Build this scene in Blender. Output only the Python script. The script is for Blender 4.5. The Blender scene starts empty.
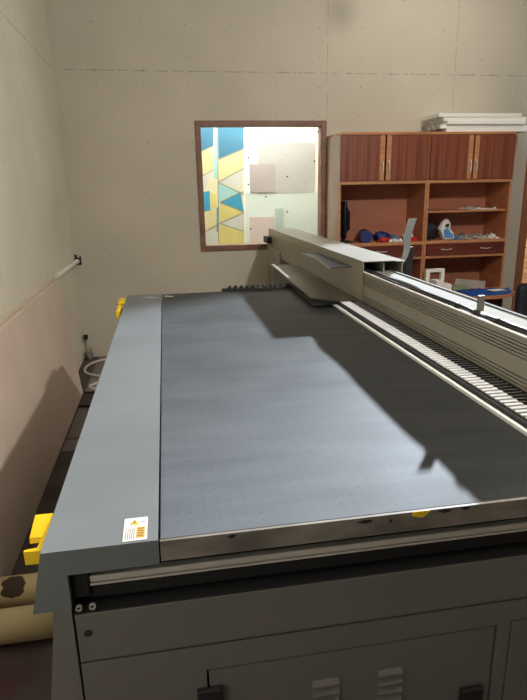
import bpy, bmesh, math, random
from mathutils import Vector, Matrix
random.seed(7)
PI = math.pi
S = bpy.context.scene
C = S.collection

# ------------------------------------------------------------------ camera
EYE = Vector((0, 0, 1.5))
FPX = 562.0
def _axes():
    a = Vector((163-263.5, 191-350, FPX)).normalized()
    b = Vector((3770-263.5, 121-350, FPX)); b = (b - a*a.dot(b)).normalized()
    c = a.cross(b)
    if c.y > 0: c = -c
    return b, a, c
AX, AY, AZ = _axes()                      # world x, y, z in camera (right, down, forward) terms
cam = bpy.data.cameras.new('camera'); co = bpy.data.objects.new('camera', cam); C.objects.link(co)
right = Vector((AX.x, AY.x, AZ.x)); down = Vector((AX.y, AY.y, AZ.y)); fwd = Vector((AX.z, AY.z, AZ.z))
m = Matrix((right, -down, -fwd)).transposed().to_4x4(); m.translation = EYE
co.matrix_world = m
cam.sensor_fit = 'HORIZONTAL'; cam.sensor_width = 36; cam.lens = 36*FPX/527
cam.clip_start = 0.05; cam.clip_end = 60
S.camera = co

# ------------------------------------------------------------------ light
w = bpy.data.worlds.new('world'); S.world = w; w.use_nodes = True
w.node_tree.nodes['Background'].inputs[0].default_value = (0.75, 0.8, 0.9, 1)
w.node_tree.nodes['Background'].inputs[1].default_value = 0.3
def light(name, kind, loc, power, color=(1, 1, 1), size=.1, target=None, **kw):
    l = bpy.data.lights.new(name, kind); l.energy = power; l.color = color
    if kind == 'AREA': l.size = size; l.shape = 'DISK'
    else: l.shadow_soft_size = size
    for k, v in kw.items(): setattr(l, k, v)
    o = bpy.data.objects.new(name, l); C.objects.link(o); o.location = loc
    if target: o.rotation_euler = (Vector(target)-Vector(loc)).to_track_quat('-Z', 'Y').to_euler()
    return o
light('ceiling_lamp', 'POINT', (1.65, .98, 2.95), 114, (1, .965, .90), .05)
light('far_ceiling_lamp', 'POINT', (2.3, 4.3, 3.2), 8, (1, .95, .88), .12)
light('side_lamp', 'SPOT', (3.52, 5.1, 2.18), 1750, (.82, .91, 1), .03, (.30, 1.6, .9), spot_size=math.radians(34), spot_blend=.6)
light('next_room_lamp', 'AREA', (.9, 5.9, 3.1), 38, (1, .99, .95), .7, (.9, 6.2, 1.0))
light('plank_room_lamp', 'AREA', (4.2, 5.6, 2.9), 30, (1, .93, .8), .5, (4.2, 6.2, .8))
S.view_settings.view_transform = 'Standard'; S.view_settings.look = 'None'
S.view_settings.gamma = 1; S.view_settings.use_curve_mapping = False
S.view_settings.exposure = 0.95

# ------------------------------------------------------------------ materials
def srgb(r, g, b):
    f = lambda c: ((c/255)/12.92 if c/255 <= .04045 else ((c/255+.055)/1.055)**2.4)
    return (f(r), f(g), f(b), 1)
class N:
    def __init__(s, name):
        s.m = bpy.data.materials.new(name); s.m.use_nodes = True; s.t = s.m.node_tree
        s.b = s.t.nodes['Principled BSDF']; s.tc = s.t.nodes.new('ShaderNodeTexCoord')
    def n(s, k, **kw):
        x = s.t.nodes.new(k)
        for a, v in kw.items(): setattr(x, a, v)
        return x
    def l(s, a, b): s.t.links.new(a, b)
    def math(s, op, a, b=None):
        x = s.n('ShaderNodeMath', operation=op)
        for i, v in enumerate((a, b)):
            if v is None: continue
            if isinstance(v, (int, float)): x.inputs[i].default_value = v
            else: s.l(v, x.inputs[i])
        return x.outputs[0]
    def noise(s, scale, detail=4, stretch=(1, 1, 1)):
        mp = s.n('ShaderNodeMapping'); mp.inputs['Scale'].default_value = stretch
        s.l(s.tc.outputs['Object'], mp.inputs[0])
        x = s.n('ShaderNodeTexNoise'); x.inputs['Scale'].default_value = scale; x.inputs['Detail'].default_value = detail
        s.l(mp.outputs[0], x.inputs[0]); return x.outputs['Fac']
    def ramp(s, fac, c0, c1, p0=.35, p1=.65):
        r = s.n('ShaderNodeValToRGB'); e = r.color_ramp.elements
        e[0].position = p0; e[1].position = p1; e[0].color = c0; e[1].color = c1
        s.l(fac, r.inputs[0]); return r.outputs[0]
    def mix(s, fac, a, b, blend='MIX'):
        x = s.n('ShaderNodeMix', data_type='RGBA', blend_type=blend)
        if isinstance(fac, (int, float)): x.inputs[0].default_value = fac
        else: s.l(fac, x.inputs[0])
        for i, v in ((6, a), (7, b)):
            if isinstance(v, tuple): x.inputs[i].default_value = v
            else: s.l(v, x.inputs[i])
        return x.outputs[2]
    def color(s, c):
        if isinstance(c, tuple): s.b.inputs['Base Color'].default_value = c
        else: s.l(c, s.b.inputs['Base Color'])
    def set(s, **kw):
        for k, v in kw.items(): s.b.inputs[k].default_value = v
    def bump(s, h, strength=.2, dist=.005):
        x = s.n('ShaderNodeBump'); x.inputs['Strength'].default_value = strength; x.inputs['Distance'].default_value = dist
        s.l(h, x.inputs['Height']); s.l(x.outputs[0], s.b.inputs['Normal'])
    def dots(s, ua, va, su, sv, r, offu=0, offv=0, jit=0):
        sep = s.n('ShaderNodeSeparateXYZ'); s.l(s.tc.outputs['Object'], sep.inputs[0])
        u, v = sep.outputs[ua], sep.outputs[va]
        if jit:
            nz = s.noise(1.7, 2); nz2 = s.math('MULTIPLY', s.math('SUBTRACT', nz, .5), jit); u = s.math('ADD', u, nz2)
            v = s.math('ADD', v, nz2)
        fu = s.math('MULTIPLY', s.math('SUBTRACT', s.math('FRACT', s.math('DIVIDE', s.math('ADD', u, offu+50*su), su)), .5), su)
        fv = s.math('MULTIPLY', s.math('SUBTRACT', s.math('FRACT', s.math('DIVIDE', s.math('ADD', v, offv+50*sv), sv)), .5), sv)
        d = s.math('SQRT', s.math('ADD', s.math('MULTIPLY', fu, fu), s.math('MULTIPLY', fv, fv)))
        return s.math('LESS_THAN', d, r)
    def band(s, axis, pos, half):
        sep = s.n('ShaderNodeSeparateXYZ'); s.l(s.tc.outputs['Object'], sep.inputs[0])
        return s.math('LESS_THAN', s.math('ABSOLUTE', s.math('SUBTRACT', sep.outputs[axis], pos)), half)
def plain(name, c, rough=.5, metal=0, var=.88, scale=6, stretch=(1, 1, 1), bump=0, **kw):
    k = N(name); c2 = (c[0]*var, c[1]*var, c[2]*var, 1)
    k.color(k.ramp(k.noise(scale, 4, stretch), c2, c)); k.set(Roughness=rough, Metallic=metal, **kw)
    if bump: k.bump(k.noise(scale*8, 4, stretch), bump)
    return k.m
def wall_mat(name, axis, c, seams_v):
    k = N(name)
    base = k.ramp(k.noise(1.3, 5), (c[0]*.86, c[1]*.86, c[2]*.86, 1), c, .3, .7)
    dark = (c[0]*.45, c[1]*.42, c[2]*.38, 1)
    d = k.dots(axis, 2, .385, .235, .006, .30, .10, .06)
    col = k.mix(k.math('MULTIPLY', d, .8), base, dark)
    sn = k.math('GREATER_THAN', k.noise(22, 3), .47)
    sm = k.math('MULTIPLY', k.math('MULTIPLY', k.band(2, 2.48, .0045), sn), .55)
    col = k.mix(sm, col, dark)
    d2 = k.dots(axis, 2, .2, 6, .008, .0, .52, .03)
    col = k.mix(k.math('MULTIPLY', d2, .7), col, dark)
    for p in seams_v:
        col = k.mix(k.math('MULTIPLY', k.math('MULTIPLY', k.band(axis, p, .004), sn), .5), col, dark)
    k.color(col); k.set(Roughness=.85); k.bump(k.noise(40, 3), .08)
    return k.m, k, col
M = {}
wc = srgb(206, 198, 181)
M['wall_far'], kk, col = wall_mat('plasterboard_far', 0, wc, [1.508, 2.724])
# a soot smudge high on the far wall
vs = kk.n('ShaderNodeVectorMath', operation='DISTANCE'); kk.l(kk.tc.outputs['Object'], vs.inputs[0]); vs.inputs[1].default_value = (1.615, 5.3, 2.98)
mr = kk.n('ShaderNodeMapRange'); mr.inputs[1].default_value = .03; mr.inputs[2].default_value = .2; mr.inputs[3].default_value = .35; mr.inputs[4].default_value = 0
kk.l(vs.outputs['Value'], mr.inputs[0]); kk.color(kk.mix(mr.outputs[0], col, srgb(95, 88, 80)))
M['wall_left'], _, _ = wall_mat('plasterboard_left', 1, srgb(230, 223, 204), [3.0, 4.1])
M['wall_plain'] = plain('painted_wall', srgb(96, 90, 82), .9)
M['next_wall'] = plain('bright_white_wall', srgb(242, 240, 232), .9, var=.97)
M['ceiling'] = plain('ceiling_board', srgb(190, 184, 172), .9)
# floor
k = N('dark_floor')
a = k.ramp(k.noise(3, 6), srgb(62, 50, 48), srgb(92, 82, 80))
st = k.ramp(k.noise(1.6, 3), (0, 0, 0, 1), (1, 1, 1, 1), .52, .68)
a = k.mix(k.math('MULTIPLY', st, .5), a, srgb(98, 30, 34)); k.color(a); k.set(Roughness=.75); M['floor'] = k.m
# steel bed
k = N('perforated_steel')
nz = k.noise(3, 6, (1, 6, 1)); base = k.ramp(nz, (.088, .092, .097, 1), (.112, .116, .121, 1), .3, .7)
d = k.dots(0, 1, .025, .025, .0017)
fl = k.math('MULTIPLY', d, k.math('GREATER_THAN', k.noise(1.2, 2), .1))
k.color(k.mix(k.math('MULTIPLY', fl, .6), base, (.03, .03, .03, 1)))
k.set(Metallic=.97, Anisotropic=.85)
tg = k.n('ShaderNodeCombineXYZ'); tg.inputs[0].default_value = 1; k.l(tg.outputs[0], k.b.inputs['Tangent'])
rr = k.ramp(k.noise(5, 5), (.74, .74, .74, 1), (.82, .82, .82, 1)); k.l(rr, k.b.inputs['Roughness'])
M['bed'] = k.m
M['bed_edge'] = plain('worn_steel_edge', srgb(138, 131, 124), .6, .0, .5, 9, (1, 1, 3))
M['cover'] = plain('light_grey_powder_coat', srgb(109, 114, 118), .55, .0, .88, 4)
M['body'] = plain('warm_grey_powder_coat', srgb(114, 111, 109), .55, .0, .93, 5, bump=.03)
M['body_panel'] = plain('body_panel_grey', srgb(110, 107, 105), .5, .0, .94, 5, bump=.03)
M['black'] = plain('black_rubber', srgb(26, 26, 28), .6)
M['cavity'] = plain('black_cavity', srgb(30, 30, 32), .8)
M['chrome'] = plain('polished_rail_steel', srgb(214, 210, 202), .35, .25)
M['beam'] = plain('anodised_aluminium', srgb(150, 142, 128), .45, .2, .93, 3, (1, 4, 1))
M['hood'] = plain('brushed_grey_hood', srgb(150, 142, 124), .35, .15, .93, 3, (1, 5, 1))
M['shelf_metal'] = plain('dark_brushed_shelf', srgb(80, 73, 65), .25, .6, .9, 4, (1, 4, 1))
M['dark_metal'] = plain('dark_grey_metal', srgb(58, 56, 54), .4, .2)
M['strip'] = plain('cream_top_strip', srgb(112, 110, 103), .95)
M['rail_grey'] = plain('dull_grey_rail', srgb(72, 70, 67), .95)
M['post_grey'] = plain('grey_post_metal', srgb(104, 98, 90), .5, .1)
M['hood_top'] = plain('hood_top_grey', srgb(138, 136, 129), .4, .1, .95)
M['white_metal'] = plain('white_painted_metal', srgb(232, 232, 230), .4)
M['link'] = plain('chain_plastic', srgb(206, 206, 208), .35, .0)
M['yellow'] = plain('yellow_plastic', srgb(238, 198, 20), .4, var=.9)
M['red'] = plain('red_plastic', srgb(190, 40, 30), .45)
k = N('smoked_acrylic'); k.color(k.ramp(k.noise(12, 3), srgb(22, 30, 42), srgb(40, 50, 64))); k.set(Roughness=.45, Metallic=.0); M['acrylic'] = k.m
# woods
def wood(name, c0, c1, stretch, scale=5, rough=.4):
    k = N(name); k.color(k.ramp(k.noise(scale, 6, stretch), c0, c1, .3, .7)); k.set(Roughness=rough); return k.m
M['door_wood'] = wood('mahogany_veneer', srgb(96, 46, 34), srgb(150, 86, 62), (14, 14, .25), 4)
M['drawer_wood'] = wood('mahogany_drawer', srgb(84, 36, 30), srgb(118, 58, 46), (.6, 3, 8), 3)
M['oak'] = wood('orange_oak_edge', srgb(178, 118, 80), srgb(204, 146, 102), (.6, 2, 6), 4)
M['carcass'] = wood('brown_carcass', srgb(150, 90, 60), srgb(176, 110, 74), (.8, 2, 5), 4, .35)
M['back'] = wood('red_brown_backboard', srgb(166, 104, 80), srgb(182, 118, 92), (.5, 2, 5), 3, .5)
M['laminate'] = plain('pale_laminate_side', srgb(196, 176, 160), .6)
M['frame_wood'] = wood('window_frame_wood', srgb(112, 76, 60), srgb(140, 100, 80), (3, 3, 3), 4, .5)
k = N('pine_planks')
sep = k.n('ShaderNodeSeparateXYZ'); k.l(k.tc.outputs['Object'], sep.inputs[0])
f = k.math('FRACT', k.math('DIVIDE', k.math('ADD', sep.outputs[2], 10), .125))
line = k.math('LESS_THAN', f, .07)
b0 = k.ramp(k.noise(3, 5, (.5, 1, 6)), srgb(214, 168, 118), srgb(240, 206, 160))
k.color(k.mix(line, b0, srgb(150, 96, 60))); k.set(Roughness=.6); M['planks'] = k.m
M['door_trim'] = wood('brown_door_trim', srgb(140, 88, 60), srgb(166, 108, 76), (6, 6, .6), 4)
M['board'] = plain('pink_plasterboard', srgb(218, 198, 182), .85, 0, .92, 3)
M['board_edge'] = plain('pale_board', srgb(206, 190, 172), .85)
M['cardboard'] = plain('kraft_tube', srgb(206, 184, 140), .8, 0, .9, 5)
k = N('stained_kraft_tube')
vs = k.n('ShaderNodeVectorMath', operation='DISTANCE'); nzo = k.n('ShaderNodeTexNoise'); nzo.inputs['Scale'].default_value = 20
k.l(k.tc.outputs['Object'], nzo.inputs[0]); k.l(k.tc.outputs['Object'], vs.inputs[0]); vs.inputs[1].default_value = (-.64, 1.893, .10)
dd = k.math('ADD', vs.outputs['Value'], k.math('MULTIPLY', k.math('SUBTRACT', nzo.outputs['Fac'], .5), .06))
k.color(k.mix(k.math('LESS_THAN', dd, .042), srgb(200, 178, 136), srgb(72, 56, 46))); k.set(Roughness=.8); M['tube_stain'] = k.m
M['pvc'] = plain('white_pvc', srgb(222, 216, 204), .4)
M['cable_black'] = plain('black_cable', srgb(24, 24, 26), .5)
M['cable_white'] = plain('white_cable', srgb(214, 208, 198), .5)
M['paper'] = plain('white_paper', srgb(226, 224, 220), .8, var=.95)
M['paper_grey'] = plain('grey_paper', srgb(170, 166, 158), .8)
M['foam'] = plain('white_foam_board', srgb(244, 242, 236), .7, var=.96)
M['film'] = plain('grey_plastic_film', srgb(138, 134, 124), .4, bump=.5)
M['blue'] = plain('blue_cloth', srgb(26, 84, 170), .7, 0, .8, 9, bump=.3)
M['navy'] = plain('navy_roll', srgb(22, 44, 120), .5, 0, .7, 12)
M['cyan'] = plain('blue_film', srgb(90, 150, 205), .4)
M['black_cloth'] = plain('black_cloth', srgb(32, 34, 42), .7, bump=.4)
M['green_grey'] = plain('pale_green_board', srgb(150, 160, 120), .7)
M['grey_arm'] = plain('grey_bracket', srgb(104, 106, 106), .4, .2)
M['screen'] = plain('black_screen', srgb(18, 22, 26), .2)
M['text'] = plain('label_print', srgb(70, 72, 74), .6)
M['orange'] = plain('label_orange', srgb(214, 160, 60), .6)
k = N('window_glass'); k.set(Roughness=.02, **{'Transmission Weight': 1.0}); k.b.inputs['IOR'].default_value = 1.02; k.color(k.ramp(k.noise(2), (.97, .99, .98, 1), (1, 1, 1, 1))); M['glass'] = k.m

# ------------------------------------------------------------------ mesh helpers
class B:
    def __init__(s): s.bm = bmesh.new(); s.mi = 0
    def _add(s, vs, fs):
        v = [s.bm.verts.new(p) for p in vs]; out = []
        for f in fs:
            try: g = s.bm.faces.new([v[i] for i in f]); g.material_index = s.mi; out.append(g)
            except ValueError: pass
        return v, out
    def box(s, x0, x1, y0, y1, z0, z1, bev=0, rot=None, piv=None):
        vs = [Vector(p) for p in ((x0,y0,z0),(x1,y0,z0),(x1,y1,z0),(x0,y1,z0),(x0,y0,z1),(x1,y0,z1),(x1,y1,z1),(x0,y1,z1))]
        if rot:
            pv = Vector(piv) if piv else Vector(((x0+x1)/2, (y0+y1)/2, (z0+z1)/2)); R = Matrix.Rotation(rot[0], 3, rot[1])
            vs = [R@(p-pv)+pv for p in vs]
        v, f = s._add(vs, [(0,3,2,1),(4,5,6,7),(0,1,5,4),(1,2,6,5),(2,3,7,6),(3,0,4,7)])
        if bev:
            es = {e for g in f for e in g.edges}
            bmesh.ops.bevel(s.bm, geom=list(es), offset=bev, segments=2, affect='EDGES', profile=.5)
        return s
    def prism(s, pts, axis, a, b):
        # pts 2D in the plane of the other two axes (in xyz order)
        def P(p, t): return {'x': (t, p[0], p[1]), 'y': (p[0], t, p[1]), 'z': (p[0], p[1], t)}[axis]
        n = len(pts); vs = [P(p, a) for p in pts]+[P(p, b) for p in pts]
        fs = [tuple(range(n)), tuple(range(2*n-1, n-1, -1))]+[(i, i+n, (i+1) % n+n, (i+1) % n) for i in range(n)]
        v, f = s._add(vs, fs); bmesh.ops.recalc_face_normals(s.bm, faces=f); return s
    def tube(s, pts, r, seg=10, smooth=True, sub=6, cap=True):
        pts = [Vector(p) for p in pts]
        if smooth and len(pts) > 2:
            q = [pts[0]]+pts+[pts[-1]]; o = []
            for i in range(1, len(q)-2):
                for j in range(sub):
                    t = j/sub; a, b, c, d = q[i-1:i+3]
                    o.append(.5*((2*b)+(c-a)*t+(2*a-5*b+4*c-d)*t*t+(3*b-a-3*c+d)*t**3))
            o.append(pts[-1]); pts = o
        up = Vector((0, 0, 1)); rings = []
        for i, p in enumerate(pts):
            d = (pts[min(i+1, len(pts)-1)]-pts[max(i-1, 0)]).normalized()
            u = up if abs(d.dot(up)) < .95 else Vector((1, 0, 0))
            a = d.cross(u).normalized(); b = a.cross(d).normalized()
            rr = r[i] if isinstance(r, list) else r
            rings.append([s.bm.verts.new(p+a*rr*math.cos(2*PI*k/seg)+b*rr*math.sin(2*PI*k/seg)) for k in range(seg)])
        for i in range(len(rings)-1):
            for k in range(seg):
                g = s.bm.faces.new((rings[i][k], rings[i][(k+1) % seg], rings[i+1][(k+1) % seg], rings[i+1][k])); g.smooth = True; g.material_index = s.mi
        if cap:
            for rg in (rings[0], rings[-1]): s.bm.faces.new(rg).material_index = s.mi
        return s
    def cyl(s, a, b, r, seg=20): return s.tube([a, b], r, seg, False)
    def ring(s, a, b, r0, r1, seg=32):          # hollow tube
        a, b = Vector(a), Vector(b); d = (b-a).normalized(); u = Vector((0, 0, 1)) if abs(d.z) < .9 else Vector((1, 0, 0))
        p = d.cross(u).normalized(); q = p.cross(d)
        R = [[s.bm.verts.new(c+p*r*math.cos(2*PI*k/seg)+q*r*math.sin(2*PI*k/seg)) for k in range(seg)] for c, r in ((a, r0), (b, r0), (b, r1), (a, r1))]
        for i in range(4):
            for k in range(seg):
                g = s.bm.faces.new((R[i][k], R[i][(k+1) % seg], R[(i+1) % 4][(k+1) % seg], R[(i+1) % 4][k])); g.smooth = i in (0, 2)
        return s
    def blob(s, c, r, seed=0, amp=.15, sub=3, freq=3.):
        from mathutils import noise
        ret = bmesh.ops.create_icosphere(s.bm, subdivisions=sub, radius=1)
        for v in ret['verts']:
            p = v.co.copy(); n = noise.noise(p*freq/2+Vector((seed, seed*2, 0)))+.5*noise.noise(p*freq+Vector((seed, 0, 5)))
            p = p*(1+amp*n); z = max(p.z, -.75)
            v.co = Vector((c[0]+p.x*r[0], c[1]+p.y*r[1], c[2]+z*r[2]))
        for f in s.bm.faces: f.smooth = True
        return s
    def sheet(s, x0, x1, y0, y1, z, th=.003, amp=.008, seed=0, nx=14, ny=10, mask=None):
        from mathutils import noise
        g = {}
        for i in range(nx+1):
            for j in range(ny+1):
                x = x0+(x1-x0)*i/nx; y = y0+(y1-y0)*j/ny
                if mask: x, y = mask(x, y)
                h = max(0, noise.noise(Vector((i*.35+seed, j*.35, seed))))*amp*2
                g[i, j] = (s.bm.verts.new((x, y, z+th+h)), s.bm.verts.new((x, y, z+h*.6)))
        for i in range(nx):
            for j in range(ny):
                for k in (0, 1):
                    q = [g[i, j][k], g[i+1, j][k], g[i+1, j+1][k], g[i, j+1][k]]
                    f = s.bm.faces.new(q if k == 0 else q[::-1]); f.smooth = True
        ring = [(i, 0) for i in range(nx)]+[(nx, j) for j in range(ny)]+[(i, ny) for i in range(nx, 0, -1)]+[(0, j) for j in range(ny, 0, -1)]
        for a, b in zip(ring, ring[1:]+ring[:1]): s.bm.faces.new((g[a][1], g[b][1], g[b][0], g[a][0]))
        return s
def root_loc(o):
    v = Vector((0, 0, 0))
    while o: v += Vector(o.location); o = o.parent
    return v
def obj(name, b, mat, parent=None, label=None, cat=None, group=None, kind=None, at=None):
    me = bpy.data.meshes.new(name); o = bpy.data.objects.new(name, me)
    off = root_loc(parent) if parent else Vector(at or (0, 0, 0))
    if off.length: bmesh.ops.translate(b.bm, verts=b.bm.verts, vec=-off)
    b.bm.to_mesh(me); b.bm.free()
    for mm in (mat if isinstance(mat, (list, tuple)) else [mat]): me.materials.append(M[mm])
    C.objects.link(o)
    if parent: o.parent = parent
    elif at: o.location = at
    tag(o, label, cat, group, kind); return o
def tag(o, label=None, cat=None, group=None, kind=None):
    for k, v in (('label', label), ('category', cat), ('group', group), ('kind', kind)):
        if v: o[k] = v
def thing(name, label, cat, loc=(0, 0, 0), group=None):
    o = bpy.data.objects.new(name, None); C.objects.link(o); o.location = loc; o.empty_display_size = .1
    tag(o, label, cat, group); return o
def struct(name, b, mat): return obj(name, b, mat, kind='structure')
def box(*a, **k): return B().box(*a, **k)
def dup(o, loc, label, group=None):
    c = o.copy(); C.objects.link(c); c.location = loc; c['label'] = label
    if group: c['group'] = group
    for ch in list(o.children):
        d = ch.copy(); C.objects.link(d); d.parent = c
        for g in list(ch.children): e = g.copy(); C.objects.link(e); e.parent = d
    return c

# ------------------------------------------------------------------ the room
XL, XR, YB, YF, H = -.83, 6.0, -2.6, 5.305, 3.4
struct('floor', box(XL-.1, XR+.1, YB-.1, 7.0, -.1, 0), 'floor')
struct('ceiling', box(XL-.1, XR+.1, YB-.1, 7.0, H, H+.1), 'ceiling')
struct('wall_left', box(XL-.1, XL, YB-.1, 7.0, 0, H), 'wall_left')
struct('wall_right', box(XR, XR+.1, YB-.1, 7.0, 0, H), 'wall_plain')
struct('wall_back', box(XL, XR, YB-.1, YB, 0, H), 'wall_plain')
WX0, WX1, WZ0, WZ1 = .325, 1.49, .967, 2.074        # window opening
DX0, DX1, DZ = 3.61, 4.7, 2.25                      # doorway
b = B()
b.box(XL, WX0, YF, YF+.1, 0, H); b.box(WX0, WX1, YF, YF+.1, 0, WZ0); b.box(WX0, WX1, YF, YF+.1, WZ1, H)
b.box(WX1, DX0, YF, YF+.1, 0, H); b.box(DX0, DX1, YF, YF+.1, DZ, H); b.box(DX1, XR, YF, YF+.1, 0, H)
struct('wall_far', b, 'wall_far')
struct('wall_next_room', box(XL, 3.2, 6.3, 6.4, 0, H), 'next_wall')
struct('wall_partition', box(3.2, 3.3, YF+.1, 6.4, 0, H), 'next_wall')
struct('wall_planks', box(3.3, XR, 6.3, 6.4, 0, H), 'planks')
# window
win = B()
fw = .047
for (x0, x1, z0, z1) in ((WX0-.012, WX0+fw-.012, WZ0-.012, WZ1+.012), (WX1-fw+.012, WX1+.012, WZ0-.012, WZ1+.012), (WX0+fw-.012, WX1-fw+.012, WZ1-fw+.012, WZ1+.012), (WX0+fw-.012, WX1-fw+.012, WZ0-.012, WZ0+fw-.012)):
    win.box(x0, x1, YF-.02, YF+.0, z0, z1, .004)
    win.box(max(x0, WX0), min(x1, WX1), YF, YF+.1, max(z0, WZ0), min(z1, WZ1))
wf = struct('window_1', win, 'frame_wood')
obj('pane', box(WX0+.036, WX1-.036, YF+.045, YF+.051, WZ0+.036, WZ1-.036), 'glass', wf)

# pixel ray helper: where the line of sight through a photo point meets the plane y = Y
def ray(px, py):
    v = Vector((px-263.5, py-350, FPX)); return Vector((AX.dot(v), AY.dot(v), AZ.dot(v)))
def at_y(px, py, Y):
    r = ray(px, py); t = Y/r.y; return EYE+r*t
for i, (x, y) in enumerate(((251,60),(482,63),(220,161),(468,174),(366,232),(220,262),(285,308),(366,364),(228,428))):
    p = at_y(190+x/3.764, 115+y/3.764, YF+.045)
    obj('fixing_dot', B().cyl((p.x, YF+.038, p.z), (p.x, YF+.045, p.z), .0075, 12), 'black', wf)
# doorway trim
b = B()
b.box(DX0-.065, DX0+.01, YF-.025, YF+.1, 0, DZ+.065, .003); b.box(DX1-.01, DX1+.065, YF-.025, YF+.1, 0, DZ+.065, .003); b.box(DX0+.01, DX1-.01, YF-.025, YF+.1, DZ, DZ+.065)
struct('trim_1', b, 'door_trim')

# things on the next room's wall, seen through the window
YN = 6.3
def npt(x, y, dy=0):       # crop 7 coordinates -> point on next room's wall plane
    p = at_y(190+x/3.764, 115+y/3.764, YN-dy); return p
cols = {'blue': srgb(70, 128, 158), 'pale_yellow': srgb(222, 214, 160), 'off_white': srgb(206, 208, 200), 'pale_cyan': srgb(160, 206, 206), 'bright_blue': srgb(60, 158, 196), 'yellow': srgb(220, 208, 130), 'teal': srgb(110, 176, 170), 'ground': srgb(224, 220, 180), 'edge': srgb(140, 150, 140)}
for c_, v_ in cols.items(): M['ban_'+c_] = plain('banner_'+c_, v_, .7, var=.94)
names = list(cols)
ban = B()
p0 = npt(20, 30, .02); p1 = npt(206, 500, .02)
ban.mi = names.index('ground'); ban.box(p0.x, p1.x, YN-.02, YN-.001, p1.z, p0.z)
def poly(pts, cname, d):
    ban.mi = names.index(cname); q = [npt(x, y, d) for x, y in pts]
    v = [ban.bm.verts.new((p.x, YN-d, p.z)) for p in q]; f = ban.bm.faces.new(v); f.material_index = ban.mi
for pts, cn in (([(35,40),(88,40),(88,115),(38,138)], 'blue'), ([(38,140),(60,130),(88,150),(88,205),(42,230)], 'pale_yellow'), ([(42,232),(88,207),(60,272),(45,290)], 'off_white'),
    ([(45,292),(74,285),(77,360),(50,364)], 'bright_blue'), ([(76,290),(98,300),(98,350),(78,352)], 'yellow'), ([(50,366),(98,352),(100,410),(55,440)], 'pale_yellow'), ([(55,442),(100,425),(100,488),(60,490)], 'off_white'),
    ([(90,40),(103,40),(106,240),(90,240)], 'pale_cyan'), ([(100,350),(110,345),(108,440),(100,440)], 'teal'),
    ([(105,40),(202,40),(202,125),(108,165)], 'blue'), ([(108,170),(202,130),(202,198),(105,252)], 'pale_yellow'), ([(110,250),(202,203),(192,285)], 'off_white'), ([(105,252),(188,290),(110,325)], 'pale_cyan'),
    ([(112,327),(190,290),(202,362)], 'bright_blue'), ([(112,332),(200,366),(112,405)], 'yellow'), ([(112,410),(202,370),(202,436)], 'off_white'), ([(112,412),(202,440),(202,492),(105,492)], 'yellow')):
    poly(pts, cn, .021)
for a, c2 in (((108,168),(204,127)), ((38,139),(88,116)), ((105,253),(204,200)), ((105,253),(204,300)), ((112,328),(204,288)), ((112,330),(204,366)), ((55,440),(110,410)), ((112,408),(204,438)), ((112,408),(204,368)), ((104,40),(108,490)), ((42,232),(88,206))):
    dx, dy = c2[0]-a[0], c2[1]-a[1]; L = math.hypot(dx, dy); nx, ny = -dy/L*1.5, dx/L*1.5
    poly([(a[0]+nx, a[1]+ny), (c2[0]+nx, c2[1]+ny), (c2[0]-nx, c2[1]-ny), (a[0]-nx, a[1]-ny)], 'edge', .022)
obj('geometric_banner', ban, ['ban_'+n for n in names], label='blue and yellow triangle patterned panel behind the window on the left', cat='wall panel')
M['pn_grey'] = plain('speckled_grey_panel', srgb(186, 186, 184), .8, 0, .9, 60); M['pn_dark'] = plain('speckled_dark_panel', srgb(176, 170, 168), .8, 0, .9, 60)
M['pn_green'] = plain('pale_mint_panel', srgb(214, 228, 222), .8, var=.98); M['pn_pink'] = plain('pale_pink_panel', srgb(214, 200, 196), .8, 0, .93, 60)
M['pn_teal'] = plain('teal_panel', srgb(186, 208, 202), .8)
for nm, (x0, y0, x1, y1), (d0, d), mt, lb in (('mint_panel', (210, 294, 486, 520), (.001, .01), 'pn_green', 'pale mint panel low on the bright wall behind the window'),
        ('speckled_panel', (255, 104, 466, 292), (.001, .012), 'pn_grey', 'largest pale grey speckled sheet seen through the window'),
        ('speckled_panel', (224, 185, 322, 290), (.0125, .018), 'pn_dark', 'small darker grey sheet overlapping the large one behind window'),
        ('pink_panel', (224, 385, 320, 520), (.0105, .016), 'pn_pink', 'pinkish sheet at lower left of the white area behind the window'),
        ('teal_panel', (321, 352, 352, 520), (.0105, .02), 'pn_teal', 'narrow teal strip behind the window beside the pinkish sheet')):
    a, c2 = npt(x0, y0, d), npt(x1, y1, d)
    obj(nm, box(a.x, c2.x, YN-d, YN-d0, c2.z, a.z), mt, label=lb, cat='wall panel')

# ------------------------------------------------------------------ boards leaning at the left wall
def leaning(name, xb, xt, zt, y0, y1, th, mat, label, y1t=None):
    b = B(); y1t = y1t or y1
    vs = [(xb, y0, 0), (xb, y1, 0), (xt, y1t, zt), (xt, y0, zt)]
    n = Vector((-(zt), 0, -(xb-xt))).normalized()*th
    n.z = 0; n.x = -th
    vv = vs+[(p[0]+n.x, p[1], p[2]) for p in vs]
    v, f = b._add(vv, [(0,1,2,3),(7,6,5,4),(0,4,5,1),(1,5,6,2),(2,6,7,3),(3,7,4,0)]); bmesh.ops.recalc_face_normals(b.bm, faces=f)
    return obj(name, b, mat, label=label, cat='board', group='boards leaning on the left wall')
leaning('plasterboard_sheet', -.715, -.785, .895, 2.03, 4.3, .014, 'board', 'pinkish board leaning in front at the left wall', 4.22)
leaning('plasterboard_sheet', -.733, -.803, .915, 2.01, 4.33, .014, 'board_edge', 'paler board leaning behind the pinkish one, its top edge showing', 4.25)

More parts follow.
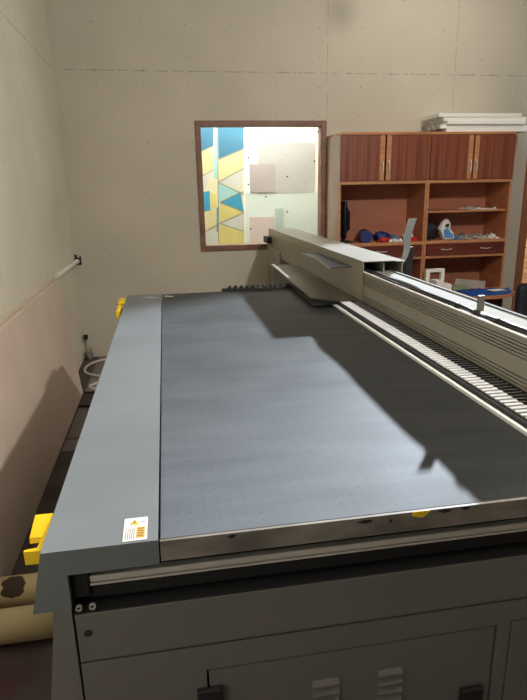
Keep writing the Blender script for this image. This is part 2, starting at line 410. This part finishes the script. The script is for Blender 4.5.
# white pipe into the corner hole
obj('waste_pipe', B().tube([(-.806, 5.33, .905), (-.806, 4.26, .912)], .02, 16, False), 'pvc', label='white plastic pipe running into the far wall corner above the leaning boards', cat='pipe')
b = B()
b.ring((-.800, YF-.006, .905), (-.800, YF+.001, .905), .034, .021)
b.box(-.822, -.800, YF-.005, YF, .93, .965, .003); b.box(-.78, -.765, YF-.004, YF, .872, .95, .003)
obj('pipe_hole_edge', b, 'black', label='dark broken edge of the hole around the white pipe', cat='hole')
# black plug and its lead
t = thing('wall_plug', 'black plug on the wall low in the far left corner with white lead', 'plug', (-.79, YF, .2))
obj('socket_plate', box(-.825, -.765, YF-.008, YF, .17, .25, .003), 'cable_white', t)
obj('plug', box(-.815, -.778, YF-.045, YF-.008, .185, .228, .006), 'black', t)
obj('lead', B().tube([(-.797, YF-.03, .185), (-.79, YF-.03, .10), (-.775, YF-.035, .03), (-.76, YF-.04, .012)], .005, 8), 'cable_white', t)
obj('grey_cable_bundle', B().blob((-.77, 5.24, .045), (.03, .035, .06), 3, .35), 'film', label='small dark bundle on the floor under the black plug', cat='bundle')
obj('coiled_cable', B().tube([(-.42, 5.05, .012), (-.6, 5.16, .012), (-.72, 5.08, .012), (-.775, 4.93, .012), (-.74, 4.76, .012), (-.62, 4.66, .012), (-.45, 4.60, .012)], .011, 10), 'cable_white', label='white cable looping on the floor in the far corner, the farther loop', cat='cable')
obj('coiled_cable', B().tube([(-.45, 4.46, .012), (-.6, 4.50, .012), (-.675, 4.42, .012), (-.64, 4.35, .012), (-.50, 4.32, .012)], .010, 10), 'cable_white', label='white cable on the floor, the nearer smaller loop beside the machine', cat='cable')
obj('floor_cable', B().tube([(-.70, 4.275, .011), (-.60, 4.262, .011), (-.35, 4.25, .011)], .010, 8), 'cable_black', label='black cable across the floor strip, the farther of two', cat='cable')
obj('floor_cable', B().tube([(-.705, 3.99, .011), (-.60, 3.97, .011), (-.35, 3.96, .011)], .010, 8), 'cable_black', label='black cable across the floor strip, the nearer of two', cat='cable')
M['slab'] = plain('grey_floor_sheet', srgb(128, 120, 116), .8, 0, .9, 8)
obj('floor_sheet', box(-.70, -.3, 4.30, 5.28, 0, .006, .001), 'slab', label='grey sheet flat on the floor farthest back beside the boards', cat='floor sheet')
obj('floor_sheet', box(-.70, -.3, 3.44, 3.955, 0, .006, .001), 'slab', label='grey sheet flat on the floor before the nearer black cable', cat='floor sheet')
obj('floor_sheet', box(-.70, -.3, 3.235, 3.40, 0, .014, .002, rot=(.03, 'Z')), 'slab', label='narrow grey strip on the floor, nearest of the floor sheets', cat='floor sheet')

# cardboard tubes on the floor at left
for y, xr, mt, lb in ((1.925, -.40, 'tube_stain', 'long kraft cardboard tube on the floor with a dark stain'), (1.745, -.465, 'cardboard', 'plain kraft cardboard tube on the floor, nearer of the two')):
    obj('cardboard_tube', B().ring((XL+.03, y, .058), (xr, y, .058), .058, .048), mt, label=lb, cat='tube')

# ------------------------------------------------------------------ the flatbed machine
ZB = .9375
P = thing('flatbed_printer', 'large grey flatbed printer with steel bed filling the foreground', 'printer', (.3, 2.0, 0))
XM = 1.30; Y0 = .836; Y1 = 3.20
# body
b = B()
b.box(-.197, XM, Y0+.02, Y1, .09, .80)                         # core
b.box(-.19, .79, Y0+.09, Y1, .80, .90)
b.box(.79, XM, Y0+.05, Y1, .80, .93)
obj('body', b, 'body', P)
for x in (-.12, 1.2):
    for y in (1.0, 2.0, 3.05):
        obj('foot', B().cyl((x, y, 0), (x, y, .02), .05).cyl((x, y, .02), (x, y, .092), .018), 'black', P)
# corner column flaring to the floor
b = B(); b.prism([(-.225, .830), (-.198, .830), (-.198, .09), (-.33, .09)], 'y', Y0, Y0+.10)
obj('corner_column', b, 'body', P)
obj('side_panel', B().prism([(-.222, .828), (-.198, .828), (-.198, .09), (-.325, .09)], 'y', Y0+.10, Y1), 'body', P)
obj('front_panel', box(-.194, XM, Y0, Y0+.02, .713, .812, .002), 'body_panel', P)
k_ = obj('lower_front_panel', B().box(-.194, .022, Y0, Y0+.02, .09, .709).box(.602, .630, Y0, Y0+.02, .09, .709).box(.022, .602, Y0, Y0+.02, .656, .709).box(.022, .602, Y0, Y0+.02, .09, .15).box(.63, XM, Y0, Y0+.02, .662, .709), 'body_panel', P)
obj('screw', B().cyl((-.176, Y0-.003, .773), (-.176, Y0+.001, .773), .006, 12), 'black', P)
def access_door(x0, x1, z0, z1, vents, latches):
    d = obj('access_door', box(x0, x1, Y0+.001, Y0+.015, z0, z1, .0015), 'body_panel', P)
    for vx0, vx1 in vents:
        for i in range(5):
            z = .584-i*.022
            v = B(); v.prism([(Y0+.001, z+.006), (Y0-.007, z-.002), (Y0-.007, z-.006), (Y0+.001, z-.006)], 'x', vx0, vx1)
            obj('vent_louvre', v, 'body_panel', d)
    for lx, lz in latches:
        l = obj('latch', box(lx-.024, lx+.024, Y0-.012, Y0+.001, lz-.026, lz+.024, .003), 'black', d)
    return d
access_door(.0265, .598, .153, .652, ((.222, .275), (.354, .404)), ((.026, .594), (.555, .49)))
obj('access_door', box(.634, XM-.02, Y0+.001, Y0+.015, .153, .658, .0015), 'body_panel', P)
# recess with the linear rail
obj('rail_channel', B().box(-.196, XM, Y0+.06, Y0+.09, .80, .898).box(-.196, XM, Y0+.001, Y0+.06, .808, .8145), 'cavity', P)
rl = obj('linear_rail', B().box(-.165, XM, Y0+.014, Y0+.03, .862, .874, .002).box(-.165, XM, Y0+.014, Y0+.026, .856, .860), 'chrome', P)
rb = obj('rail_carrier', box(-.170, XM, Y0+.02, Y0+.06, .826, .862, .002), 'black', P)
for i in range(14):
    x = -.12+i*.078
    obj('bolt', B().cyl((x, Y0+.016, .848), (x, Y0+.021, .848), .0055, 10), 'cavity', rb)
obj('rail_end_block', box(-.195, -.165, Y0+.012, Y0+.055, .835, .885, .004), 'black', P)
for x in (-.185, -.163):
    obj('cable_clip', B().ring((x, Y0-.003, .826), (x, Y0+.003, .826), .0055, .0035, 14), 'paper_grey', P)
# bed
obj('bed_table', B().box(-.043, .795, Y0+.004, Y1, .899, ZB, .0015), 'bed', P)
obj('bed_edge_strip', B().box(-.043, .795, Y0-.002, Y0+.004, .8985, ZB-.0005), 'bed_edge', P)
b = B(); b.prism([(.405, .9365), (.412, .9375), (.425, .9375), (.438, .9372), (.433, .9295), (.424, .924), (.415, .926), (.403, .930)], 'y', Y0-.003, Y0-.002)
obj('paint_mark', b, 'yellow', P)
for (x0, x1, z) in ((.452, .480, .933), (.497, .516, .934), (.36, .368, .925), (.07, .085, .932), (.30, .33, .930)):
    obj('dark_mark', B().prism([(x0, z), ((x0+x1)/2, z+.003), (x1, z+.001), (x1-.003, z-.003), ((x0+x1)/2, z-.005)], 'y', Y0-.003, Y0-.002), 'black', P)
# side cover, folded sheet with an outward flange
b = B()
b.prism([(-.233, ZB+.004), (-.046, ZB+.004), (-.046, .895), (-.196, .895), (-.196, .828), (-.258, .828)], 'y', Y0-.004, Y0+.012)
b.prism([(-.233, ZB+.004), (-.046, ZB+.004), (-.046, .925), (-.225, .925), (-.240, .828), (-.258, .828)], 'y', Y0+.012, 3.19)
cov = obj('side_cover', b, 'cover', P)
lb = B(); z = ZB+.0045
def flat(bb, pts, mi, zz):
    bb.mi = mi; v = [bb.bm.verts.new((x, y, zz)) for x, y in pts]; f = bb.bm.faces.new(v); f.material_index = mi
    if f.normal.z < 0: f.normal_flip()
lb.mi = 0; lb.box(-.104, -.064, .838, .906, ZB+.004, z+.0003)
zz = z+.0006
flat(lb, [(-.094, .884), (-.078, .884), (-.086, .900)], 1, zz)
flat(lb, [(-.087, .887), (-.085, .887), (-.085, .895), (-.087, .895)], 2, zz+.0002)
flat(lb, [(-.094, .884), (-.0925, .884), (-.0855, .900), (-.087, .900)], 2, zz+.0002)
flat(lb, [(-.082, .844), (-.068, .844), (-.068, .876), (-.082, .876)], 3, zz)
for i in range(4): flat(lb, [(-.080, .849+i*.007), (-.070, .849+i*.007), (-.070, .851+i*.007), (-.080, .851+i*.007)], 2, zz+.0002)
for i in range(5): flat(lb, [(-.100+i*.0034, .842), (-.099+i*.0034, .842), (-.099+i*.0034, .874), (-.100+i*.0034, .874)], 2, zz)
flat(lb, [(-.077, .890), (-.067, .890), (-.067, .892), (-.077, .892)], 2, zz)
obj('warning_label', lb, ['paper', 'yellow', 'text', 'orange'], cov, label='white warning label with a yellow triangle')
b = B(); flat(b, [(-.16, 3.125), (-.10, 3.10), (-.06, 3.07), (-.10, 3.085)], 0, ZB+.0045)
obj('tape_scrap', b, 'paper', cov); b = B(); flat(b, [(-.03, 3.13), (.02, 3.10), (.02, 3.12), (-.025, 3.15)], 0, ZB+.0005); obj('tape_scrap', b, 'paper', P)
# yellow hook clamps on the cover's outer edge
def hook(y, zt=.940):
    h = B()
    h.prism([(-.235, y), (-.250, y), (-.266, y+.001), (-.266, y+.007), (-.246, y+.010), (-.243, y+.045), (-.235, y+.045)], 'z', zt-.035, zt-.010)
    h.prism([(y+.042, zt-.022), (y+.044, zt-.012), (y+.098, zt), (y+.105, zt-.03), (y+.08, zt-.04)], 'x', -.266, -.235)
    o = obj('hook_clamp', h, 'yellow', P)
    obj('clamp_insert', B().cyl((-.249, y+.028, zt-.026), (-.249, y+.040, zt-.026), .004, 12), 'red', o)
hook(.858)
h = B(); h.box(-.266, -.232, 2.93, 3.03, .9418, .958, .005); h.box(-.266, -.246, 2.78, 2.95, .90, .942, .005)
obj('hook_clamp', h, 'yellow', P)
# guard strip, chain tray and chain
obj('guard_strip', box(.797, .809, .46, Y1, ZB-.01, ZB+.008, .001), 'white_metal', P)
obj('chain_tray', B().box(.809, .937, .46, Y1, .930, .935), 'cavity', P)
ch = obj('cable_chain', B().box(.8095, .8205, .48, 3.18, .935, .9555).box(.930, .934, .48, 3.18, .935, .957), 'black', P)
y0c = .88
lk = B(); Yr = root_loc(P).y
lk.mi = 0; lk.box(.824, .873, Yr-.0065, Yr+.0065, .954, .961, .002)
lk.mi = 1; lk.box(.873, .930, Yr-.0045, Yr+.0045, .950, .956, .001); lk.box(.8205, .8235, Yr-.007, Yr+.007, .950, .9585)
link = obj('chain_link', lk, ['link', 'black'], ch); link.location.y = y0c-Yr
for i in range(1, 100):
    c_ = link.copy(); C.objects.link(c_); c_.parent = ch; c_.location.y = y0c+i*.0225-Yr
# beam: ribbed extrusion along y
XB = .9375
prof = [(XB, .9355)]
def groove(z0, n, pitch, d=.006):
    for i in range(n):
        z = z0+i*pitch
        prof.extend([(XB, z), (XB+d, z+.001), (XB+d, z+pitch*.40), (XB, z+pitch*.48)])
groove(.953, 4, .011); groove(1.040, 5, .010)
prof += [(XB, 1.10), (XB+.010, 1.10), (XB+.012, 1.086), (1.086, 1.086), (1.087, 1.098), (1.100, 1.098), (1.100, .9355)]
obj('beam', B().prism(prof, 'y', .42, 5.15), 'beam', P)
obj('beam_edge_lip', box(XB-.002, XB+.008, .42, 2.70, 1.100, 1.104, .001), 'white_metal', P)
obj('beam_top_strip', box(.962, 1.0855, .42, 2.72, 1.086, 1.0965), 'strip', P)
obj('beam_rear_rail', box(1.0865, 1.100, .42, 2.72, 1.0985, 1.101), 'rail_grey', P)
# hood / carriage cover
YN_, YE = 2.612, 5.19
hood = obj('carriage_cover', box(XB-.004, XB-.001, YN_, YE, .955, 1.152), 'hood', P)
obj('cover_lid', B().box(XB-.006, 1.10, YN_-.002, YE, 1.150, 1.154, .001).box(1.10, 1.15, YN_+.0, YE, 1.146, 1.150), 'hood_top', hood)
obj('cover_divider', box(1.045, 1.050, YN_+.02, YE, 1.0, 1.150), 'hood_top', hood)
obj('rear_wall', box(1.145, 1.149, YN_+.03, YE, .94, 1.146), 'hood', hood)
def hexa(lo, hi):
    b = B(); v, f = b._add(lo+hi, [(3,2,1,0), (4,5,6,7), (0,1,5,4), (1,2,6,5), (2,3,7,6), (3,0,4,7)]); bmesh.ops.recalc_face_normals(b.bm, faces=f); return b
obj('carriage_shelf', hexa([(.672, YN_, .982), (XB-.001, YN_, .946), (XB-.001, 3.95, .952), (.712, 3.92, .984)], [(.672, YN_, .989), (XB-.001, YN_, .955), (XB-.001, 3.95, .964), (.712, 3.92, .994)]), 'shelf_metal', P)
obj('print_carriage', hexa([(.682, 2.63, .946), (.92, 2.63, .947), (.92, 3.85, .947), (.722, 3.85, .946)], [(.682, 2.63, .981), (.92, 2.63, .949), (.92, 3.85, .953), (.722, 3.85, .983)]), 'dark_metal', P)
obj('print_carriage_base', box(.722, .92, 3.27, 3.85, .86, .945), 'dark_metal', P)
obj('shelf_label', hexa([(.694, 3.28, .990), (.716, 3.28, .988), (.736, 3.88, .989), (.713, 3.88, .993)], [(.694, 3.28, .993), (.716, 3.28, .990), (.736, 3.88, .992), (.713, 3.88, .9955)]), 'paper', P)
obj('guard_end_plate', box(.80, .865, 2.46, 2.60, .9415, .9465, .001), 'white_metal', P)
# smoked inspection flap standing out from the cover
b = B()
top = [(XB-.004, 2.79, 1.108), (XB-.004, 3.44, 1.108), (.85, 3.52, 1.104), (.865, 3.25, 1.102), (.84, 2.87, 1.095)]
v, f = b._add(top+[(x, y, z-.005) for x, y, z in top], [(0,1,2,3,4), (9,8,7,6,5)]+[(i, i+5, (i+1) % 5+5, (i+1) % 5) for i in range(5)]); bmesh.ops.recalc_face_normals(b.bm, faces=f)
fl_ = obj('inspection_flap', b, 'acrylic', hood)
obj('flap_edge', B().tube([(.847, 3.52, 1.101), (.862, 3.25, 1.099), (.837, 2.865, 1.092)], .0035, 6, False), 'hood_top', fl_)
# end station
es = obj('end_station', B().box(.92, 1.25, 4.62, 5.2, .02, .99, .004), 'hood', P)
obj('end_clip', box(.885, .93, 5.02, 5.2, 1.03, 1.085, .003), 'black', P)
# rear chain behind the bed
rc = obj('rear_chain', box(.30, .72, 3.205, 3.245, .92, .948), 'black', P)
for i in range(11):
    x = .33+i*.034
    obj('chain_link', B().prism([(x, .948), (x+.018, .948), (x+.026, .962), (x+.012, .962)], 'y', 3.207, 3.243), 'black', rc)
# cables on the beam
def cable(pts, r, lb=None): return obj('cable', B().tube(pts, r, 8), 'cable_black', P)
rng = random.Random(3)
for dx, r in ((0, .0055), (.010, .005), (.018, .004)):
    pts = []
    y = 2.75
    while y > .5:
        pts.append((.953+dx*.8+.004*math.sin(y*5+dx*200)+rng.uniform(-.003, .003), y, 1.104+.004*rng.random()+(.004 if dx else 0))); y -= .13
    cable(pts, r)
for y in (1.745, 1.62, 1.50):
    obj('cable_tie', B().ring((.961, y-.010, 1.106), (.961, y+.010, 1.106), .011, .007, 14), 'cable_black', P)
obj('cable', B().tube([(.96, 1.75, 1.10), (.98, 1.70, 1.106), (.998, 1.63, 1.10), (.985, 1.56, 1.104), (.965, 1.5, 1.10)], .0022, 6), 'cable_white', P)
obj('beam_post', box(.998, 1.021, 1.675, 1.683, 1.0965, 1.150, .001), 'post_grey', P)
# upright bent bracket standing on the rear ledge behind the beam
obj('rear_ledge', box(1.36, 1.56, 3.15, 3.6, .74, .80, .003), 'body', P)
obj('rear_ledge_post', box(1.44, 1.52, 3.2, 3.45, 0, .74, .003), 'body', P); obj('rear_ledge_arm', box(XM-.02, 1.38, 3.16, 3.19, .75, .79), 'body', P)
b = B()
K = 1.33
pr = [(396, 272), (399, 266), (405, 257), (407, 249), (407, 238), (410, 227), (413, 218.5)]
rings = []
for n_, (px_, py_) in enumerate(pr):
    p = at_y(px_, py_, 3.35+.02*n_); wd = (.03, .03, .03, .035, .045, .045, .045)[n_]
    if n_ == 0: p0_ = p
    rings.append([b.bm.verts.new(q) for q in ((p.x-wd*.6, p.y, p.z), (p.x+wd*.6, p.y, p.z), (p.x+wd*.6, p.y+.006, p.z), (p.x-wd*.6, p.y+.006, p.z))])
low = [b.bm.verts.new((v.co.x-.01, v.co.y, .80)) for v in rings[0]]; rings.insert(0, low)
for a, c2 in zip(rings, rings[1:]):
    for i in range(4): b.bm.faces.new((a[i], a[(i+1) % 4], c2[(i+1) % 4], c2[i]))
b.bm.faces.new(rings[0]); b.bm.faces.new(rings[-1][::-1]); bmesh.ops.recalc_face_normals(b.bm, faces=b.bm.faces[:])
arm = obj('bracket_arm', b, 'grey_arm', P)
q = at_y(408, 248, 3.44)
obj('bracket_clamp', box(q.x-.005, q.x+.045, 3.45, 3.50, .80, q.z+.005, .004), 'black', arm)

# ------------------------------------------------------------------ wall units
YC = 4.90; YCB = 5.295
def handle_v(x, z, par):
    obj('handle', B().tube([(x, YC-.014, z-.055), (x, YC-.032, z-.045), (x+.004, YC-.036, z), (x, YC-.032, z+.045), (x, YC-.014, z+.055)], .0055, 8), 'chrome', par)
def handle_h(x, z, par):
    obj('handle', B().tube([(x-.05, YC-.012, z), (x-.04, YC-.028, z), (x, YC-.032, z-.004), (x+.04, YC-.028, z), (x+.05, YC-.012, z)], .005, 8), 'chrome', par)
def wall_unit(x0, x1, label, left_mat, drawers, shelf):
    t = thing('wall_unit', label, 'cabinet', ((x0+x1)/2, 5.1, 0), 'tall wooden wall units')
    obj('side_panel', box(x0, x0+.018, YC+.004, YCB, 0, 1.93), left_mat, t)
    obj('side_panel', box(x1-.018, x1, YC+.004, YCB, 0, 1.93), 'carcass', t)
    obj('edge_strip', box(x0, x0+.018, YC, YC+.004, 0, 1.55), 'oak', t); obj('edge_strip', box(x1-.018, x1, YC, YC+.004, 0, 1.55), 'oak', t)
    obj('top_panel', box(x0, x1, YC, YCB, 1.93, 1.952, .002), 'oak', t)
    obj('back_panel', box(x0+.018, x1-.018, YCB-.01, YCB-.001, .05, 1.93), 'back', t)
    for z0, z1, nm in ((1.522, 1.55, 'shelf'), (.985, 1.013, 'shelf'), (.853, .878, 'shelf')):
        obj(nm, box(x0+.018, x1-.018, YC+.001, YCB-.01, z0, z1, .001), 'oak', t)
    xm = (x0+x1)/2
    for a, c2, sx in ((x0+.006, xm-.008, 1), (xm+.008, x1-.006, -1)):
        d = obj('door', box(a, c2, YC-.014, YC-.001, 1.553, 1.925, .001), 'door_wood', t)
        s0 = (c2-.042, c2) if sx > 0 else (a, a+.042)
        obj('edge_strip', box(s0[0], s0[1], YC-.017, YC-.0138, 1.553, 1.925), 'oak', d)
        handle_v((s0[0]+s0[1])/2, 1.66, d)
    n = drawers; wd = (x1-x0-.04)/n
    for i in range(n):
        a = x0+.02+i*wd
        d = obj('drawer', box(a+.003, a+wd-.003, YC-.012, YC+.2, .881, .982, .001), 'drawer_wood', t)
        handle_h(a+wd/2, .935, d)
    if shelf: obj('shelf', box(x0+.018, x1-.018, YC+.04, YCB-.01, 1.262, 1.280, .001), 'oak', t)
    obj('plinth', box(x0+.018, x1-.018, YC+.03, YC+.045, 0, .06), 'drawer_wood', t)
    return t
U1 = wall_unit(1.51, 2.327, 'left wooden wall unit with monitor on its shelf beside the window', 'laminate', 1, False)
U2 = wall_unit(2.331, 3.150, 'right wooden wall unit holding a black bag, white boards on top', 'carcass', 2, True)
# low desk with rounded end standing in front of the right unit
t = thing('corner_desk', 'low wooden desk with rounded end and blue cloth before right unit', 'desk', (2.85, 4.7, 0))
pts = [(2.28, YC-.016), (2.28, 4.45)]+[(2.83+.30*math.sin(a), 4.75-.30*math.cos(a)) for a in [i*PI/2/8 for i in range(9)]]+[(3.13, YC-.016)]
obj('desktop', B().prism(pts, 'z', .535, .56), 'oak', t)
obj('desk_base', B().box(2.32, 3.02, 4.66, YC-.02, 0, .535), 'drawer_wood', t)
# things on the shelves
ZS = 1.013
t = thing('monitor', 'black monitor turned edge on at the left of the shelf', 'monitor', (1.60, 5.0, ZS))
obj('screen', B().box(1.575, 1.60, 4.93, 5.22, ZS+.045, ZS+.37, .008).prism([(1.60, ZS+.07), (1.648, ZS+.12), (1.648, ZS+.27), (1.60, ZS+.36)], 'y', 5.0, 5.16), 'screen', t)
obj('stand', B().box(1.545, 1.68, 4.96, 5.14, ZS, ZS+.012, .004).box(1.60, 1.62, 5.03, 5.10, ZS+.01, ZS+.14, .003), 'black', t)
obj('fabric_roll', B().tube([(1.785, 4.93, ZS+.055), (1.845, 5.18, ZS+.055)], .055, 20, False), 'navy', label='dark blue roll on the left shelf beside the monitor', cat='roll')
obj('crumpled_cloth', B().blob((1.99, 5.10, ZS+.038), (.075, .07, .05), 5, .4), 'navy', label='crumpled navy cloth just right of the dark blue roll', cat='cloth')
obj('red_bag', B().blob((1.96, 4.945, ZS+.022), (.055, .035, .028), 9, .4), 'red', label='small crumpled red bag on the left shelf beside navy cloth', cat='bag')
obj('blue_film_sheet', B().sheet(2.085, 2.16, 5.02, 5.2, ZS, .004, .05, 4), 'cyan', label='crumpled light blue sheet at the back of the left shelf', cat='sheet')
obj('paper_sheet', B().sheet(1.99, 2.13, 4.92, 4.99, ZS+.0, .012, .02, 2), 'paper', label='white paper on the left shelf between red bag and red box', cat='paper')
obj('red_box', box(2.155, 2.275, 4.93, 5.06, ZS, ZS+.035, .003), 'red', label='flat red box at the right end of the left shelf', cat='box')
obj('paper_scrap', B().sheet(2.15, 2.24, 4.94, 5.02, ZS+.035, .004, .03, 6), 'paper', label='white paper lying on the flat red box', cat='paper')
obj('black_bag', B().blob((2.45, 5.09, ZS+.068), (.10, .06, .09), 1, .22), 'black_cloth', label='crumpled black bag on the right unit above the drawers', cat='bag')
t = thing('plastic_package', 'white and blue plastic package leaning on the black bag', 'package', (2.59, 5.0, ZS))
obj('wrapper', B().prism([(2.50, ZS+.10), (2.535, ZS+.165), (2.57, ZS+.19), (2.60, ZS+.15), (2.60, ZS+.10), (2.64, ZS+.055), (2.645, ZS+.01), (2.55, ZS+.003)], 'y', 4.945, 5.0), 'paper', t)
obj('blue_print', B().prism([(2.545, ZS+.02), (2.535, ZS+.09), (2.575, ZS+.115), (2.60, ZS+.07), (2.636, ZS+.045), (2.63, ZS+.015)], 'y', 4.940, 4.945), 'cyan', t)
obj('black_print', B().prism([(2.545, ZS+.115), (2.555, ZS+.145), (2.585, ZS+.150), (2.583, ZS+.12)], 'y', 4.940, 4.945), 'black', t)
obj('blue_film_sheet', B().sheet(2.655, 2.715, 4.93, 5.05, ZS, .004, .03, 8), 'cyan', label='blue film sheet beside the white package on the right unit', cat='sheet')
obj('paper_sheet', B().sheet(2.72, 2.98, 4.94, 5.18, ZS, .010, .03, 3), 'paper_grey', label='grey paper pile above the drawers in the right unit', cat='paper')
obj('paper_sheet', B().sheet(2.99, 3.10, 4.93, 5.12, ZS, .010, .03, 7), 'paper', label='white paper right of the grey paper pile above the drawers', cat='paper')
obj('paper_sheet', B().sheet(2.80, 3.05, 4.95, 5.2, 1.280, .006, .018, 5), 'paper', label='white papers on the thin middle shelf of the right unit', cat='paper')
# low shelf level: white frame, boxes, sheets on the desk
ZD = .56
fr = B()
for a in ((2.32, 2.358, ZD, ZD+.21), (2.465, 2.50, ZD, ZD+.21), (2.358, 2.465, ZD+.178, ZD+.21), (2.358, 2.465, ZD, ZD+.05)): fr.box(a[0], a[1], 4.80, 4.84, a[2], a[3], .003)
obj('white_frame', fr, 'foam', label='small white rectangular frame around an opening, standing on the desk', cat='box')
obj('white_box', box(2.345, 2.415, 4.64, 4.76, ZD, ZD+.125, .004), 'foam', label='white box beside the white frame on the desk, taller of two low ones', cat='box')
obj('white_box', box(2.42, 2.495, 4.64, 4.76, ZD, ZD+.09, .004), 'foam', label='lower white box on the desk, right of the taller one', cat='box')
obj('green_board', box(2.585, 2.75, 4.78, 4.875, ZD, ZD+.04, .003), 'green_grey', label='pale green board lying at the back of the desk', cat='board')
obj('leaning_sheet', box(2.64, 2.95, 4.868, 4.876, ZD, ZD+.10, rot=(.12, 'Y'), piv=(2.64, 4.87, ZD)), 'paper_grey', label='grey sheet propped at the back of the desk', cat='sheet')
def msk(x, y):
    if x > 2.82 and y < 4.75:
        d = math.hypot(x-2.82, y-4.75)
        if d > .28: x = 2.82+(x-2.82)*.28/d; y = 4.75+(y-4.75)*.28/d
    return x, y
obj('blue_cloth', B().sheet(2.61, 3.10, 4.50, 4.78, ZD, .008, .015, 11, 24, 14, msk), 'blue', label='blue cloth spread over the rounded end of the desk', cat='cloth')
obj('paper_sheet', box(2.84, 2.98, 4.56, 4.64, ZD+.022, ZD+.028, rot=(.1, 'Z')), 'paper', label='white paper sheet lying on the blue cloth', cat='paper')
# white boards on top of the right unit
z = 1.952
for i, (x0, x1, y0) in enumerate(((2.50, 3.27, 4.93), (2.44, 3.29, 4.96), (2.49, 3.24, 4.92), (2.47, 3.26, 4.95), (2.41, 3.21, 4.94))):
    w_ = ['lowest', 'second from the bottom', 'middle', 'second from the top', 'topmost'][i]
    obj('foam_board', box(x0, x1, y0, 5.27, z, z+.031, .003, rot=((-.02, .015, .01, -.012, .006)[i], 'Z')), 'foam', label='white foam board on the right unit, %s of the stack' % w_, cat='board', group='white boards stacked on the right unit')
    z += .0313
obj('plastic_film', B().blob((2.375, 5.05, 1.952+.045), (.04, .1, .06), 4, .5), 'film', label='crumpled grey plastic film left of the stacked white boards', cat='plastic film')
# black office chair whose back shows at the right edge
t = thing('office_chair', 'black chair at the right edge of the room before the doorway', 'chair', (2.98, 3.9, 0))
obj('backrest', B().box(2.765, 3.19, 4.05, 4.11, .44, .73, .045), 'black_cloth', t)
obj('seat', B().box(2.76, 3.20, 3.62, 4.04, .40, .46, .025), 'black_cloth', t)
obj('back_bracket', B().box(2.96, 3.0, 4.03, 4.06, .39, .55, .004), 'black', t)
obj('column', B().cyl((2.98, 3.84, .07), (2.98, 3.84, .40), .025), 'black', t)
for i in range(5):
    a = i*2*PI/5+.3
    x, y = 2.98+.26*math.cos(a), 3.84+.26*math.sin(a)
    obj('leg', B().tube([(2.98, 3.84, .085), (x, y, .065)], .018, 8, False), 'black', t)
    obj('caster', B().cyl((x-.012, y, .026), (x+.012, y, .026), .026, 14), 'black', t)
